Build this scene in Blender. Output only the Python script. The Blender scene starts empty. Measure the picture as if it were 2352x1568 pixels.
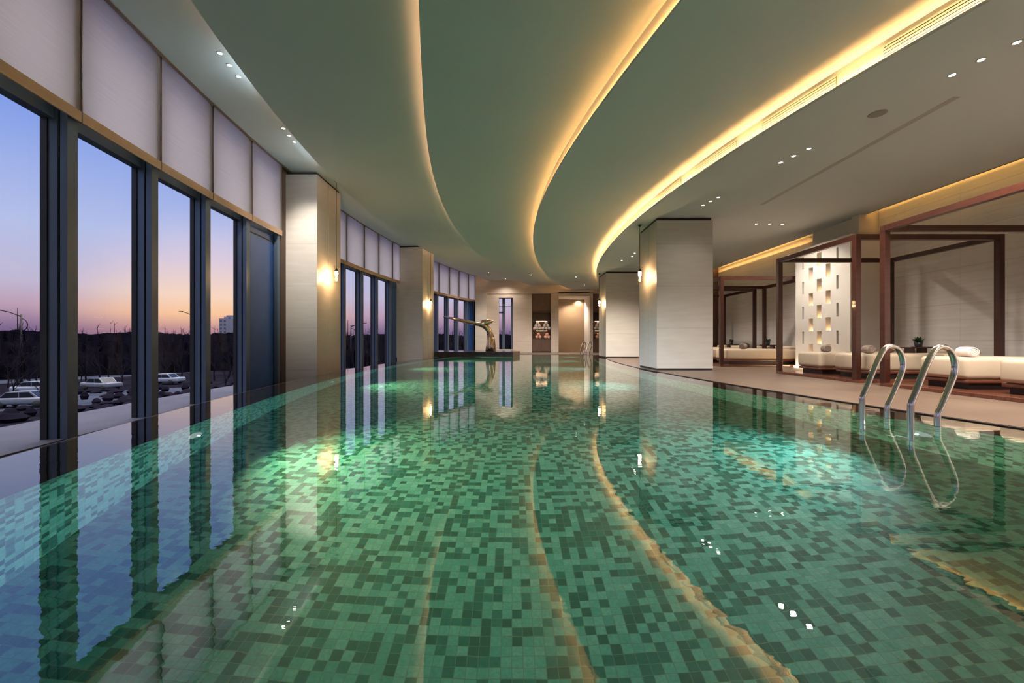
import bpy, bmesh, math, random
import numpy as np
from mathutils import Vector, Matrix
R_ = math.radians
random.seed(7)
S = bpy.context.scene
COL = S.collection
F = 949.0; CX = 1176.0; CY = 784.0; CZ = 0.765      # focal length in px, principal point, eye height over the deck

# ------------------------------------------------------------------ helpers
def at_z(px, py, z):
    Y = F * (z - CZ) / (CY - py)
    return ((px - CX) * Y / F, Y)

class MB:
    """collects geometry for ONE mesh object"""
    def __init__(self): self.v = []; self.f = []; self.mi = []; self.sm = []
    def add(self, vs, fs, mi=0, smooth=False):
        o = len(self.v); self.v += [tuple(p) for p in vs]
        for f in fs:
            self.f.append(tuple(i + o for i in f)); self.mi.append(mi); self.sm.append(smooth)
        return self
    def box(self, x0, x1, y0, y1, z0, z1, mi=0, M=None):
        vs = [Vector(p) for p in ((x0,y0,z0),(x1,y0,z0),(x1,y1,z0),(x0,y1,z0),(x0,y0,z1),(x1,y0,z1),(x1,y1,z1),(x0,y1,z1))]
        if M is not None: vs = [M @ p for p in vs]
        return self.add(vs, [(0,3,2,1),(4,5,6,7),(0,1,5,4),(1,2,6,5),(2,3,7,6),(3,0,4,7)], mi)
    def rbox(self, x0, x1, y0, y1, z0, z1, r=0.02, seg=2, mi=0, M=None, smooth=True):
        bm = bmesh.new(); bmesh.ops.create_cube(bm, size=1)
        for v in bm.verts:
            v.co = Vector((x0 + (v.co.x + .5) * (x1-x0), y0 + (v.co.y + .5) * (y1-y0), z0 + (v.co.z + .5) * (z1-z0)))
        bmesh.ops.bevel(bm, geom=bm.edges[:], offset=r, segments=seg, profile=0.5, affect='EDGES')
        bm.verts.index_update()
        vs = [v.co.copy() for v in bm.verts]
        if M is not None: vs = [M @ p for p in vs]
        self.add(vs, [[v.index for v in f.verts] for f in bm.faces], mi, smooth); bm.free(); return self
    def tube(self, pts, rad, n=10, caps=True, mi=0, smooth=True):
        pts = [Vector(p) for p in pts]; k = len(pts)
        rads = rad if isinstance(rad, (list, tuple)) else [rad] * k
        up = None; rings = []
        for i in range(k):
            t = (pts[min(i+1,k-1)] - pts[max(i-1,0)]).normalized()
            if up is None:
                up = Vector((0,0,1)) if abs(t.z) < .9 else Vector((0,1,0))
            u = (up - t * up.dot(t)).normalized(); w = t.cross(u); up = u
            rings.append([pts[i] + (u * math.cos(a) + w * math.sin(a)) * rads[i] for a in [2*math.pi*j/n for j in range(n)]])
        vs = [p for r in rings for p in r]; fs = []
        for i in range(k-1):
            for j in range(n):
                a = i*n+j; b = i*n+(j+1) % n
                fs.append((a, b, b+n, a+n))
        if caps: fs += [tuple(range(n-1,-1,-1)), tuple((k-1)*n + j for j in range(n))]
        return self.add(vs, fs, mi, smooth)
    def lathe(self, prof, n=20, c=(0,0,0), mi=0, smooth=True, M=None):
        vs = []; fs = []
        for r, z in prof:
            for j in range(n):
                a = 2*math.pi*j/n; p = Vector((c[0]+r*math.cos(a), c[1]+r*math.sin(a), c[2]+z))
                vs.append(M @ p if M is not None else p)
        for i in range(len(prof)-1):
            for j in range(n):
                a = i*n+j; b = i*n+(j+1) % n; fs.append((a, b, b+n, a+n))
        return self.add(vs, fs, mi, smooth)
    def strip(self, A, B, mi=0, smooth=False):
        """quad strip between two equally long polylines"""
        n = len(A); return self.add(list(A)+list(B), [(i, i+1, n+i+1, n+i) for i in range(n-1)], mi, smooth)
    def build(self, name, mat, parent=None, loc=None, face=None):
        me = bpy.data.meshes.new(name); me.from_pydata([tuple(p) for p in self.v], [], self.f)
        mats = mat if isinstance(mat, (list, tuple)) else [mat]
        for m in mats: me.materials.append(m)
        me.polygons.foreach_set('material_index', self.mi); me.polygons.foreach_set('use_smooth', self.sm)
        me.update()
        bm = bmesh.new(); bm.from_mesh(me); bmesh.ops.recalc_face_normals(bm, faces=bm.faces[:])
        if face is not None:
            bm.normal_update()
            for f in bm.faces:
                if f.normal.dot(Vector(face)) < 0: f.normal_flip()
        bm.to_mesh(me); bm.free()
        o = bpy.data.objects.new(name, me); COL.objects.link(o)
        if parent: o.parent = parent
        if loc: o.location = loc
        return o

def tag(o, label=None, cat=None, group=None, kind=None):
    if label: o['label'] = label
    if cat: o['category'] = cat
    if group: o['group'] = group
    if kind: o['kind'] = kind
    return o
def empty(name, loc=(0,0,0), rz=0.0):
    o = bpy.data.objects.new(name, None); COL.objects.link(o); o.location = loc; o.rotation_euler = (0,0,rz)
    o.empty_display_size = .1; return o
def struct(o, label=None, cat=None): return tag(o, label, cat, kind='structure')
KIDS = {}
def copy_tree(o, loc=None, rz=None, parent=None):
    c = o.copy(); COL.objects.link(c)
    if parent: c.parent = parent
    if loc is not None: c.location = loc
    if rz is not None: c.rotation_euler = (0,0,rz)
    for ch in list(o.children): copy_tree(ch, parent=c)
    return c

# ------------------------------------------------------------------ materials
def mat(name, col=(.5,.5,.5), rough=.5, metal=0.0, spec=.5, build=None, coat=0):
    m = bpy.data.materials.new(name); m.use_nodes = True; nt = m.node_tree
    b = nt.nodes['Principled BSDF']; b.inputs['Base Color'].default_value = (*col, 1)
    b.inputs['Roughness'].default_value = rough; b.inputs['Metallic'].default_value = metal
    b.inputs['Specular IOR Level'].default_value = spec; b.inputs['Coat Weight'].default_value = coat
    if build: build(nt, b)
    return m
def N(nt, t, **kw):
    n = nt.nodes.new(t)
    for k, v in kw.items():
        if k in n.inputs: n.inputs[k].default_value = v
        else: setattr(n, k, v)
    return n
def L(nt, a, b): nt.links.new(a, b)
def objco(nt, scale=(1,1,1)):
    tc = N(nt, 'ShaderNodeTexCoord'); mp = N(nt, 'ShaderNodeMapping'); mp.inputs['Scale'].default_value = scale
    L(nt, tc.outputs['Object'], mp.inputs['Vector']); return mp.outputs['Vector']
def ramp(nt, fac, stops):
    r = N(nt, 'ShaderNodeValToRGB'); e = r.color_ramp.elements
    while len(e) < len(stops): e.new(.5)
    for i, (p, c) in enumerate(stops): e[i].position = p; e[i].color = (*c, 1)
    L(nt, fac, r.inputs['Fac']); return r.outputs['Color']
def bump(nt, b, h, strength=.2, dist=.01):
    n = N(nt, 'ShaderNodeBump'); n.inputs['Strength'].default_value = strength; n.inputs['Distance'].default_value = dist
    L(nt, h, n.inputs['Height']); L(nt, n.outputs['Normal'], b.inputs['Normal'])
def noisy(c1, c2, scale=(3,3,3), det=4, bs=0.0, bd=.005):
    def f(nt, b):
        v = objco(nt, scale); n = N(nt, 'ShaderNodeTexNoise', Scale=1.0, Detail=det); L(nt, v, n.inputs['Vector'])
        L(nt, ramp(nt, n.outputs['Fac'], [(.3, c1), (.7, c2)]), b.inputs['Base Color'])
        if bs: bump(nt, b, n.outputs['Fac'], bs, bd)
    return f
def math_(nt, op, a, b=None, c=None):
    n = N(nt, 'ShaderNodeMath', operation=op)
    for i, x in enumerate((a, b, c)):
        if x is None: continue
        if isinstance(x, (int, float)): n.inputs[i].default_value = x
        else: L(nt, x, n.inputs[i])
    return n.outputs[0]
def stone_lines(c1, c2, pz=.9, py=1.2, axis='y', fine=16):
    """limestone cladding with fine horizontal veining and panel joints"""
    def f(nt, b):
        v = objco(nt); s = N(nt, 'ShaderNodeSeparateXYZ'); L(nt, v, s.inputs[0])
        n = N(nt, 'ShaderNodeTexNoise', Scale=1.0, Detail=5); mp = N(nt, 'ShaderNodeMapping'); mp.inputs['Scale'].default_value = (1.2, 1.2, fine)
        L(nt, v, mp.inputs[0]); L(nt, mp.outputs[0], n.inputs['Vector'])
        col = ramp(nt, n.outputs['Fac'], [(.3, c1), (.7, c2)])
        h = s.outputs['Y'] if axis == 'y' else s.outputs['X']
        jz = math_(nt, 'FRACT', math_(nt, 'DIVIDE', s.outputs['Z'], pz)); jy = math_(nt, 'FRACT', math_(nt, 'DIVIDE', h, py))
        gz = math_(nt, 'LESS_THAN', jz, .008/pz); gy = math_(nt, 'LESS_THAN', jy, .006/py)
        g = math_(nt, 'MAXIMUM', gz, gy)
        mx = N(nt, 'ShaderNodeMix', data_type='RGBA'); L(nt, math_(nt, 'MULTIPLY', g, .45), mx.inputs['Factor'])
        L(nt, col, mx.inputs['A']); mx.inputs['B'].default_value = (.22,.18,.15,1)
        L(nt, mx.outputs['Result'], b.inputs['Base Color'])
        hh = math_(nt, 'SUBTRACT', n.outputs['Fac'], g); bump(nt, b, hh, .25, .004)
    return f
TS = .053
def tiles(nt, b, ax=('X','Y')):
    v = objco(nt); s = N(nt, 'ShaderNodeSeparateXYZ'); L(nt, v, s.inputs[0])
    a = math_(nt, 'DIVIDE', s.outputs[ax[0]], TS); c = math_(nt, 'DIVIDE', s.outputs[ax[1]], TS)
    cb = N(nt, 'ShaderNodeCombineXYZ'); L(nt, math_(nt, 'FLOOR', a), cb.inputs[0]); L(nt, math_(nt, 'FLOOR', c), cb.inputs[1])
    wn = N(nt, 'ShaderNodeTexWhiteNoise', noise_dimensions='2D'); L(nt, cb.outputs[0], wn.inputs['Vector'])
    r = N(nt, 'ShaderNodeValToRGB'); r.color_ramp.interpolation = 'CONSTANT'; e = r.color_ramp.elements
    st = [(0,(.008,.13,.085)), (.2,(.012,.18,.125)), (.36,(.022,.23,.165)), (.44,(.10,.46,.34)), (.62,(.13,.52,.39)), (.82,(.17,.56,.42))]
    while len(e) < len(st): e.new(.5)
    for i, (p, cc) in enumerate(st): e[i].position = p; e[i].color = (*cc, 1)
    L(nt, wn.outputs['Value'], r.inputs['Fac'])
    ns = N(nt, 'ShaderNodeTexNoise', Scale=60.0, Detail=3); L(nt, v, ns.inputs['Vector'])
    m1 = N(nt, 'ShaderNodeMix', data_type='RGBA', blend_type='MULTIPLY'); m1.inputs['Factor'].default_value = .5
    L(nt, r.outputs['Color'], m1.inputs['A']); L(nt, ramp(nt, ns.outputs['Fac'], [(.3,(.6,.6,.6)),(.7,(1.2,1.2,1.2))]), m1.inputs['B'])
    fa = math_(nt, 'ABSOLUTE', math_(nt, 'SUBTRACT', math_(nt, 'FRACT', a), .5)); fc = math_(nt, 'ABSOLUTE', math_(nt, 'SUBTRACT', math_(nt, 'FRACT', c), .5))
    g = math_(nt, 'GREATER_THAN', math_(nt, 'MAXIMUM', fa, fc), .47)
    m2 = N(nt, 'ShaderNodeMix', data_type='RGBA'); L(nt, g, m2.inputs['Factor']); L(nt, m1.outputs['Result'], m2.inputs['A']); m2.inputs['B'].default_value = (.16,.30,.17,1)
    L(nt, m2.outputs['Result'], b.inputs['Base Color'])
def grid_floor(nt, b):
    v = objco(nt); s = N(nt, 'ShaderNodeSeparateXYZ'); L(nt, v, s.inputs[0])
    n = N(nt, 'ShaderNodeTexNoise', Scale=1.3, Detail=4); L(nt, v, n.inputs['Vector'])
    col = ramp(nt, n.outputs['Fac'], [(.3,(.115,.077,.057)),(.7,(.15,.104,.078))])
    def joint(o, p, w):
        return math_(nt, 'LESS_THAN', math_(nt, 'FRACT', math_(nt, 'DIVIDE', o, p)), w/p)
    sm = math_(nt, 'MAXIMUM', joint(s.outputs['X'], .05, .008), joint(s.outputs['Y'], .05, .008))
    bg = math_(nt, 'MAXIMUM', joint(s.outputs['X'], .6, .008), joint(s.outputs['Y'], .6, .008))
    g = math_(nt, 'MAXIMUM', math_(nt, 'MULTIPLY', sm, .4), math_(nt, 'MULTIPLY', bg, .2))
    m = N(nt, 'ShaderNodeMix', data_type='RGBA'); L(nt, g, m.inputs['Factor']); L(nt, col, m.inputs['A']); m.inputs['B'].default_value = (.06,.04,.03,1)
    L(nt, m.outputs['Result'], b.inputs['Base Color'])
def wood(c1, c2, sc=(2,2,14)):
    def f(nt, b):
        v = objco(nt, sc); n = N(nt, 'ShaderNodeTexNoise', Scale=2.0, Detail=6, Distortion=1.2); L(nt, v, n.inputs['Vector'])
        L(nt, ramp(nt, n.outputs['Fac'], [(.3, c1), (.7, c2)]), b.inputs['Base Color'])
    return f
def emit(name, col, st):
    m = bpy.data.materials.new(name); m.use_nodes = True; nt = m.node_tree; nt.nodes.clear()
    e = N(nt, 'ShaderNodeEmission'); e.inputs[0].default_value = (*col, 1); e.inputs[1].default_value = st
    o = N(nt, 'ShaderNodeOutputMaterial'); L(nt, e.outputs[0], o.inputs[0]); return m

M = {}
M['paint'] = mat('ceiling_paint', (.57,.62,.63), .8, spec=.2, build=noisy((.56,.61,.62),(.58,.63,.64),(.6,.6,.6)))
M['paint_w'] = mat('wall_paint', (.66,.60,.54), .7, spec=.2, build=noisy((.64,.58,.52),(.68,.62,.56),(1,1,1)))
M['stone_r'] = mat('limestone_wall', rough=.55, spec=.3, build=stone_lines((.60,.57,.55),(.70,.67,.65), .78, 1.25, 'y', 20))
M['stone_c'] = mat('limestone_column', rough=.45, spec=.35, build=stone_lines((.62,.57,.52),(.68,.64,.58), 1.12, 9.0, 'x', 10))
M['stone_f'] = mat('limestone_far', rough=.5, spec=.35, build=stone_lines((.56,.48,.41),(.62,.54,.47), .75, 9.0, 'x', 10))
M['deck'] = mat('deck_mosaic', rough=.42, spec=.4, build=grid_floor)
M['coping'] = mat('brown_marble_coping', rough=.15, spec=.5, build=noisy((.30,.17,.12),(.44,.28,.20),(2,5,5), 6))
M['ledge'] = mat('submerged_brown_ledge', rough=.4, build=noisy((.13,.07,.055),(.20,.12,.09),(2,2,2)))
M['tile_f'] = mat('pool_tile_floor', rough=.4, build=lambda nt, b: tiles(nt, b))
M['tile_w'] = mat('pool_tile_side', rough=.4, build=lambda nt, b: tiles(nt, b, ('Y','Z')))
M['tile_e'] = mat('pool_tile_end', rough=.4, build=lambda nt, b: tiles(nt, b, ('X','Z')))
M['dark'] = mat('dark_reveal', (.025,.018,.014), .6)
M['brownpanel'] = mat('dark_brown_panel', (.07,.035,.022), .5, build=noisy((.06,.03,.018),(.085,.045,.03)))
M['mull'] = mat('blue_grey_aluminium', (.10,.125,.16), .35, metal=.3, build=noisy((.085,.12,.18),(.10,.14,.20),(1,1,1)))
M['groove'] = mat('mullion_groove', (.012,.012,.012), .5)
M['navy'] = mat('navy_glazed_panel', (.012,.04,.12), .25, spec=.5, build=noisy((.025,.085,.30),(.03,.095,.33)))
M['wood'] = mat('dark_red_wood', rough=.3, spec=.5, coat=.2, build=wood((.030,.008,.005),(.058,.017,.010)))
M['woodp'] = mat('platform_wood', rough=.22, spec=.5, coat=.3, build=wood((.10,.032,.019),(.155,.055,.033),(1,14,2)))
M['black'] = mat('black_bed_base', (.012,.008,.007), .5)
M['fabric'] = mat('cream_leather', rough=.55, spec=.3, build=noisy((.47,.385,.285),(.51,.42,.32),(4,4,4), bs=.05))
M['towel_w'] = mat('white_towel', rough=.95, spec=.1, build=noisy((.66,.56,.52),(.78,.68,.64),(60,60,60), bs=.5))
M['towel_g'] = mat('taupe_towel', rough=.95, spec=.1, build=noisy((.22,.17,.15),(.30,.24,.21),(60,60,60), bs=.5))
M['towel_b'] = mat('brown_towel', rough=.95, spec=.1, build=noisy((.17,.11,.08),(.24,.16,.12),(60,60,60), bs=.5))
M['towel_lit'] = mat('orange_lit_towel', rough=.95, spec=.1, build=noisy((.62,.32,.22),(.72,.42,.30),(60,60,60), bs=.5))  # orange shelf light on the towels is put into their base colour
M['steel'] = mat('polished_steel', (.62,.60,.56), .16, metal=1, build=noisy((.58,.56,.52),(.66,.64,.60),(6,6,6)))
M['bronze'] = mat('polished_bronze_steel', (.6,.46,.33), .14, metal=1, build=noisy((.58,.44,.31),(.66,.52,.38),(2,2,2)))
M['slab'] = mat('dark_stone_slab', rough=.2, spec=.5, build=noisy((.022,.018,.016),(.05,.04,.034),(5,5,5)))
M['slabtop'] = mat('slab_edge_brown', rough=.3, build=noisy((.10,.05,.035),(.16,.085,.06),(5,5,5)))
M['leaf'] = mat('plant_leaf', rough=.5, build=noisy((.012,.05,.012),(.03,.10,.02),(20,20,20)))
M['pot'] = mat('dark_pot', (.02,.022,.035), .35)
M['cabw'] = mat('walnut_cabinet', rough=.5, build=wood((.085,.045,.030),(.125,.07,.048),(6,6,1)))
M['doorw'] = mat('bronze_veneer', rough=.4, build=wood((.26,.17,.095),(.31,.205,.12),(1,1,12)))
M['metal_d'] = mat('dark_bronze', (.03,.025,.02), .4, metal=.8)
M['vent'] = mat('vent_slats', (.10,.07,.04), .6)
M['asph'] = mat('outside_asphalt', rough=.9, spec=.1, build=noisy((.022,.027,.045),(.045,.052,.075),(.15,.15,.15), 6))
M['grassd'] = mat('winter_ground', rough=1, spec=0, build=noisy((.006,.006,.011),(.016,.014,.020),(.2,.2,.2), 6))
M['bark'] = mat('dark_bark', (.035,.028,.032), .95, spec=0, build=noisy((.012,.010,.014),(.02,.016,.022)))
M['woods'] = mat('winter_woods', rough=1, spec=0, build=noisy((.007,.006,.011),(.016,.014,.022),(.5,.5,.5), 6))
M['ledge_o'] = mat('outside_stone_ledge', rough=.7, build=noisy((.06,.06,.09),(.10,.095,.125),(1.5,1.5,1.5), 6))
M['trough'] = mat('overflow_trough', rough=.4, build=noisy((.03,.028,.03),(.06,.05,.05),(3,3,3)))
M['bldg'] = mat('apartment_concrete', (.20,.20,.25), .9, build=noisy((.18,.18,.23),(.23,.23,.28),(.1,.1,.1)))
M['bwin'] = mat('apartment_window', (.06,.06,.09), .3)
M['carw'] = mat('white_car_paint', (.62,.64,.68), .3, build=noisy((.22,.24,.29),(.25,.27,.32)))
M['card'] = mat('grey_car_paint', (.16,.17,.20), .3, build=noisy((.15,.16,.19),(.17,.18,.21)))
M['carglass'] = mat('car_glass', (.015,.018,.025), .1)
M['tyre'] = mat('tyre', (.015,.015,.015), .9)
def blindmat():
    m = bpy.data.materials.new('translucent_blind'); m.use_nodes = True; nt = m.node_tree; nt.nodes.clear()
    v = objco(nt, (1.5,1.5,60)); n = N(nt, 'ShaderNodeTexNoise', Scale=1.0, Detail=3); L(nt, v, n.inputs['Vector'])
    c = ramp(nt, n.outputs['Fac'], [(.3,(.93,.80,.72)),(.7,(.98,.86,.78))])
    d = N(nt, 'ShaderNodeBsdfDiffuse'); t = N(nt, 'ShaderNodeBsdfTranslucent'); L(nt, c, d.inputs[0]); L(nt, c, t.inputs[0])
    mx = N(nt, 'ShaderNodeMixShader'); mx.inputs[0].default_value = .8; L(nt, d.outputs[0], mx.inputs[1]); L(nt, t.outputs[0], mx.inputs[2])
    o = N(nt, 'ShaderNodeOutputMaterial'); L(nt, mx.outputs[0], o.inputs[0]); return m
M['blind'] = blindmat()
M['hem'] = mat('blind_hem', rough=.8, build=noisy((.50,.33,.21),(.56,.38,.25),(2,2,30)))
def glassmat(name, tint, ior):
    m = bpy.data.materials.new(name); m.use_nodes = True; nt = m.node_tree; nt.nodes.clear()
    t = N(nt, 'ShaderNodeBsdfTransparent'); t.inputs[0].default_value = (*tint, 1); g = N(nt, 'ShaderNodeBsdfGlossy'); g.inputs['Roughness'].default_value = 0.0
    ge = N(nt, 'ShaderNodeNewGeometry'); vm_ = N(nt, 'ShaderNodeVectorMath', operation='DOT_PRODUCT'); L(nt, ge.outputs['Normal'], vm_.inputs[0]); L(nt, ge.outputs['Incoming'], vm_.inputs[1])
    f0 = ((ior-1)/(ior+1))**2; q = math_(nt, 'POWER', math_(nt, 'SUBTRACT', 1.0, math_(nt, 'ABSOLUTE', vm_.outputs['Value'])), 5.0); fac_ = math_(nt, 'ADD', f0, math_(nt, 'MULTIPLY', q, .4))
    mx = N(nt, 'ShaderNodeMixShader'); L(nt, fac_, mx.inputs[0]); L(nt, t.outputs[0], mx.inputs[1]); L(nt, g.outputs[0], mx.inputs[2])
    o = N(nt, 'ShaderNodeOutputMaterial'); L(nt, mx.outputs[0], o.inputs[0]); return m
M['glass'] = glassmat('window_glass', (.93,.95,.97), 1.25)
M['lampglass'] = glassmat('lamp_glass', (.97,.96,.93), 1.4)
def watermat():
    m = bpy.data.materials.new('pool_water'); m.use_nodes = True; nt = m.node_tree; nt.nodes.clear()
    tc = N(nt, 'ShaderNodeTexCoord')
    hs = []
    for sc, a in (((1.6,5.0,1),1.0), ((6,17,1),.35)):
        mp = N(nt, 'ShaderNodeMapping'); mp.inputs['Scale'].default_value = sc; L(nt, tc.outputs['Object'], mp.inputs[0])
        n = N(nt, 'ShaderNodeTexNoise', Scale=1.0, Detail=2); L(nt, mp.outputs[0], n.inputs['Vector']); hs.append(math_(nt, 'MULTIPLY', n.outputs['Fac'], a))
    h = math_(nt, 'ADD', hs[0], hs[1])
    bp = N(nt, 'ShaderNodeBump'); bp.inputs['Strength'].default_value = 1.0; bp.inputs['Distance'].default_value = .0009; L(nt, h, bp.inputs['Height'])
    rf = N(nt, 'ShaderNodeBsdfRefraction'); rf.inputs['Color'].default_value = (.93,1,.97,1); rf.inputs['IOR'].default_value = 1.333; rf.inputs['Roughness'].default_value = 0
    gl = N(nt, 'ShaderNodeBsdfGlossy'); gl.inputs['Roughness'].default_value = 0.0; gl.inputs['Color'].default_value = (1,1,1,1)
    fr = N(nt, 'ShaderNodeFresnel'); fr.inputs[0].default_value = 2.3
    for x in (rf, gl, fr): L(nt, bp.outputs[0], x.inputs['Normal'])
    mx = N(nt, 'ShaderNodeMixShader'); L(nt, fr.outputs[0], mx.inputs[0]); L(nt, rf.outputs[0], mx.inputs[1]); L(nt, gl.outputs[0], mx.inputs[2])
    o = N(nt, 'ShaderNodeOutputMaterial'); L(nt, mx.outputs[0], o.inputs[0]); return m
M['water'] = watermat()

# ------------------------------------------------------------------ plan geometry
ACX, ACY = 34.95, 12.2                              # the facade is an arc around this point
def arc(R, th): return (ACX - R*math.cos(th), ACY + R*math.sin(th))
def th_y(R, Y): return math.asin((Y - ACY)/R)
def arc_x(R, Y): return ACX - math.sqrt(R*R - (Y-ACY)**2)
def th_px(px, R=41.0):
    lo, hi = -.25, .45
    for _ in range(60):
        m = (lo+hi)/2; x, y = arc(R, m)
        if CX + F*x/y < px: lo = m
        else: hi = m
    return lo
def curve(pts, z, deg=5):
    P = [at_z(px, py, z) for px, py in pts]; ys = np.array([p[1] for p in P]); xs = np.array([p[0] for p in P])
    co = np.polyfit(ys-12, xs, deg); d = np.polyder(co); y0, y1 = ys.min(), ys.max()
    def f(Y):
        Yc = min(max(Y, y0), y1); x = float(np.polyval(co, Yc-12))
        if Y < y0: x += float(np.polyval(d, y0-12))*(Y-y0) + .5/40*(Y-y0)**2
        if Y > y1: x += float(np.polyval(d, y1-12))*(Y-y1) + .5/40*(Y-y1)**2
        return x
    return f
ZA, ZB, ZC, ZD, ZR = 5.28, 4.96, 4.66, 4.36, 4.06
c1 = curve([(436,0),(500,82),(571,189),(650,285),(716,360),(773,419),(843,481),(926,545),(1018,595),(1090,630)], ZB, 4)
c2 = curve([(962,0),(964.6,85),(970,190),(976.5,286),(988,367),(1005,439),(1029,493),(1051,533),(1082,567),(1116,600),(1141.5,619),(1217,654)], ZC, 5)
c3 = curve([(1568,0),(1512,71),(1444,153),(1376,252),(1308,343.5),(1267,415),(1235,486),(1226,533),(1230,590),(1254,630),(1303,661)], ZD, 5)
c4 = curve([(2282,0),(2011,150),(1906,214),(1735,315),(1611,400),(1556,436),(1499,476),(1460,505),(1422,541),(1395,574),(1376,603),(1369.6,622),(1370,635),(1380,652)], ZR, 5)
def lerpc(pts):
    xs = [p[1] for p in pts]; co = np.polyfit(np.array(xs)-10, [p[0] for p in pts], 3); d = np.polyder(co); y0, y1 = min(xs), max(xs)
    def f(Y):
        Yc = min(max(Y, y0), y1); x = float(np.polyval(co, Yc-10))
        if Y < y0: x += float(np.polyval(d, y0-10))*(Y-y0) + .5/40*(Y-y0)**2
        if Y > y1: x += float(np.polyval(d, y1-10))*(Y-y1) + .5/40*(Y-y1)**2
        return x
    return f
grate = lerpc([(4.50,3.62),(4.33,5.02),(3.88,8.3),(3.66,10.4),(3.71,12.2),(3.95,16),(4.42,19.6)])
def copin(Y): return grate(Y) - .55
YN, YFAR, YBACK = -4.0, 24.6, -6.0                     # pool near and far ends, back wall
YW = 28.5                                             # far wall
RW, RLED = 39.5, 38.88                                # overflow edge, inner side of the submerged ledge
ZWATER = -.014; ZBOT = -1.28

def ys_(a, b, st=.35):
    n = max(2, int((b-a)/st)+1); return [a+(b-a)*i/(n-1) for i in range(n)]

# ------------------------------------------------------------------ pool, deck
Yp = ys_(YN, YFAR)
m = MB()   # basin floor
m.strip([(arc_x(RLED,y), y, ZBOT) for y in Yp], [(copin(y), y, ZBOT) for y in Yp])
pool = empty('pool_basin'); struct(pool, 'swimming pool basin lined with mixed green mosaic tiles', 'pool')
m.build('basin_floor', M['tile_f'], pool)
m = MB(); m.strip([(arc_x(RLED,y), y, ZBOT) for y in Yp], [(arc_x(RLED,y), y, -.10) for y in Yp])
m.strip([(copin(y), y, ZBOT) for y in Yp], [(copin(y), y, -.020) for y in Yp]); m.build('basin_side', M['tile_w'], pool)
m = MB()
for y in (YN, YFAR):
    xa, xb = arc_x(RLED,y), copin(y); m.add([(xa,y,ZBOT),(xb,y,ZBOT),(xb,y,-.04),(xa,y,-.04)], [(0,1,2,3)])
m.build('basin_end', M['tile_e'], pool)
m = MB()   # submerged ledge and weir face of the infinity edge
for z0, a, b in ((-.10, RLED, RW-.0), ): m.strip([(arc_x(a,y), y, z0) for y in Yp], [(arc_x(b,y), y, z0) for y in Yp])
m.strip([(arc_x(RW,y), y, -.10) for y in Yp], [(arc_x(RW,y), y, ZWATER-.001) for y in Yp])
m.strip([(arc_x(RW+.015,y), y, ZWATER-.001) for y in Yp], [(arc_x(RW+.015,y), y, -.6) for y in Yp])
m.strip([(arc_x(RW,y), y, ZWATER-.001) for y in Yp], [(arc_x(RW+.015,y), y, ZWATER-.001) for y in Yp])
m.build('overflow_ledge', M['ledge'], pool)
m = MB()
m.strip([(copin(y), y, -.020) for y in Yp], [(grate(y), y, -.020) for y in Yp]); m.build('coping', M['coping'], pool)
m = MB(); m.strip([(arc_x(RW,y), y, ZWATER) for y in Yp], [(grate(y)-.005, y, ZWATER) for y in Yp])
w = m.build('pool_water', M['water'], face=(0,0,1)); tag(w, 'still green tinted water filling the long curved indoor pool', 'water', kind='stuff')
# grate channel
m = MB(); YY = ys_(YN, YFAR)
m.strip([(grate(y)-.005, y, -.020) for y in YY], [(grate(y)-.005, y, -.004) for y in YY]); m.strip([(grate(y)-.005,y,-.004) for y in YY], [(grate(y)+.018,y,-.004) for y in YY])
g = m.build('drain_channel', M['dark']); struct(g, 'thin dark drainage slot along the deck side of the pool', 'drain')
m = MB()
Yd = ys_(YBACK, YW+.5)
Yd1 = ys_(YN, YFAR)
m.strip([(grate(y)+.018, y, 0) for y in Yd1], [(9.8, y, 0) for y in Yd1])
m.strip([(grate(y)+.018, y, 0) for y in Yd1], [(grate(y)+.018, y, -.06) for y in Yd1])
Yq = ys_(YFAR, YW+3); m.strip([(arc_x(41.25,y), y, 0) for y in Yq], [(9.8, y, 0) for y in Yq])
m.add([(arc_x(RW,YFAR),YFAR,0),(9.8,YFAR,0),(9.8,YFAR,-.1),(arc_x(RW,YFAR),YFAR,-.1)], [(0,1,2,3)])
Yq = ys_(YBACK, YN); m.strip([(arc_x(41.25,y), y, 0) for y in Yq], [(9.8, y, 0) for y in Yq])
xq = arc_x(RW, YN); m.add([(xq,YN,0),(9.8,YN,0),(9.8,YN,-.1),(xq,YN,-.1)], [(0,1,2,3)])
tri = [(3.95,24.6),(copin(23.72),23.72),(grate(23.72)+.02,23.72),(grate(24.6)+.02,24.6)]
m.add([(x,y,.002) for x,y in tri]+[(x,y,-.3) for x,y in tri], [(0,1,2,3),(0,1,5,4),(1,2,6,5)])
struct(m.build('floor', M['deck']), 'beige brown mosaic deck beside the pool', 'floor')
# trough between the overflow edge and the glazing
m = MB(); m.strip([(arc_x(RW,y), y, -.5) for y in Yp], [(arc_x(41.3,y), y, -.5) for y in Yp])
struct(m.build('trough', M['trough']), 'dark overflow trough between pool edge and windows', 'trough')
m = MB(); Yo = ys_(YBACK-2, YW+4)
m.strip([(arc_x(41.02,y), y, -.42) for y in Yo], [(arc_x(42.5,y), y, -.42) for y in Yo]); m.strip([(arc_x(42.5,y), y, -.42) for y in Yo], [(arc_x(42.5,y), y, -1.2) for y in Yo])
m.strip([(arc_x(41.02,y), y, -.42) for y in Yo], [(arc_x(41.02,y), y, -1.2) for y in Yo])
struct(m.build('sill', M['ledge_o']), 'pale stone ledge running outside the curved windows', 'ledge')

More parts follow.
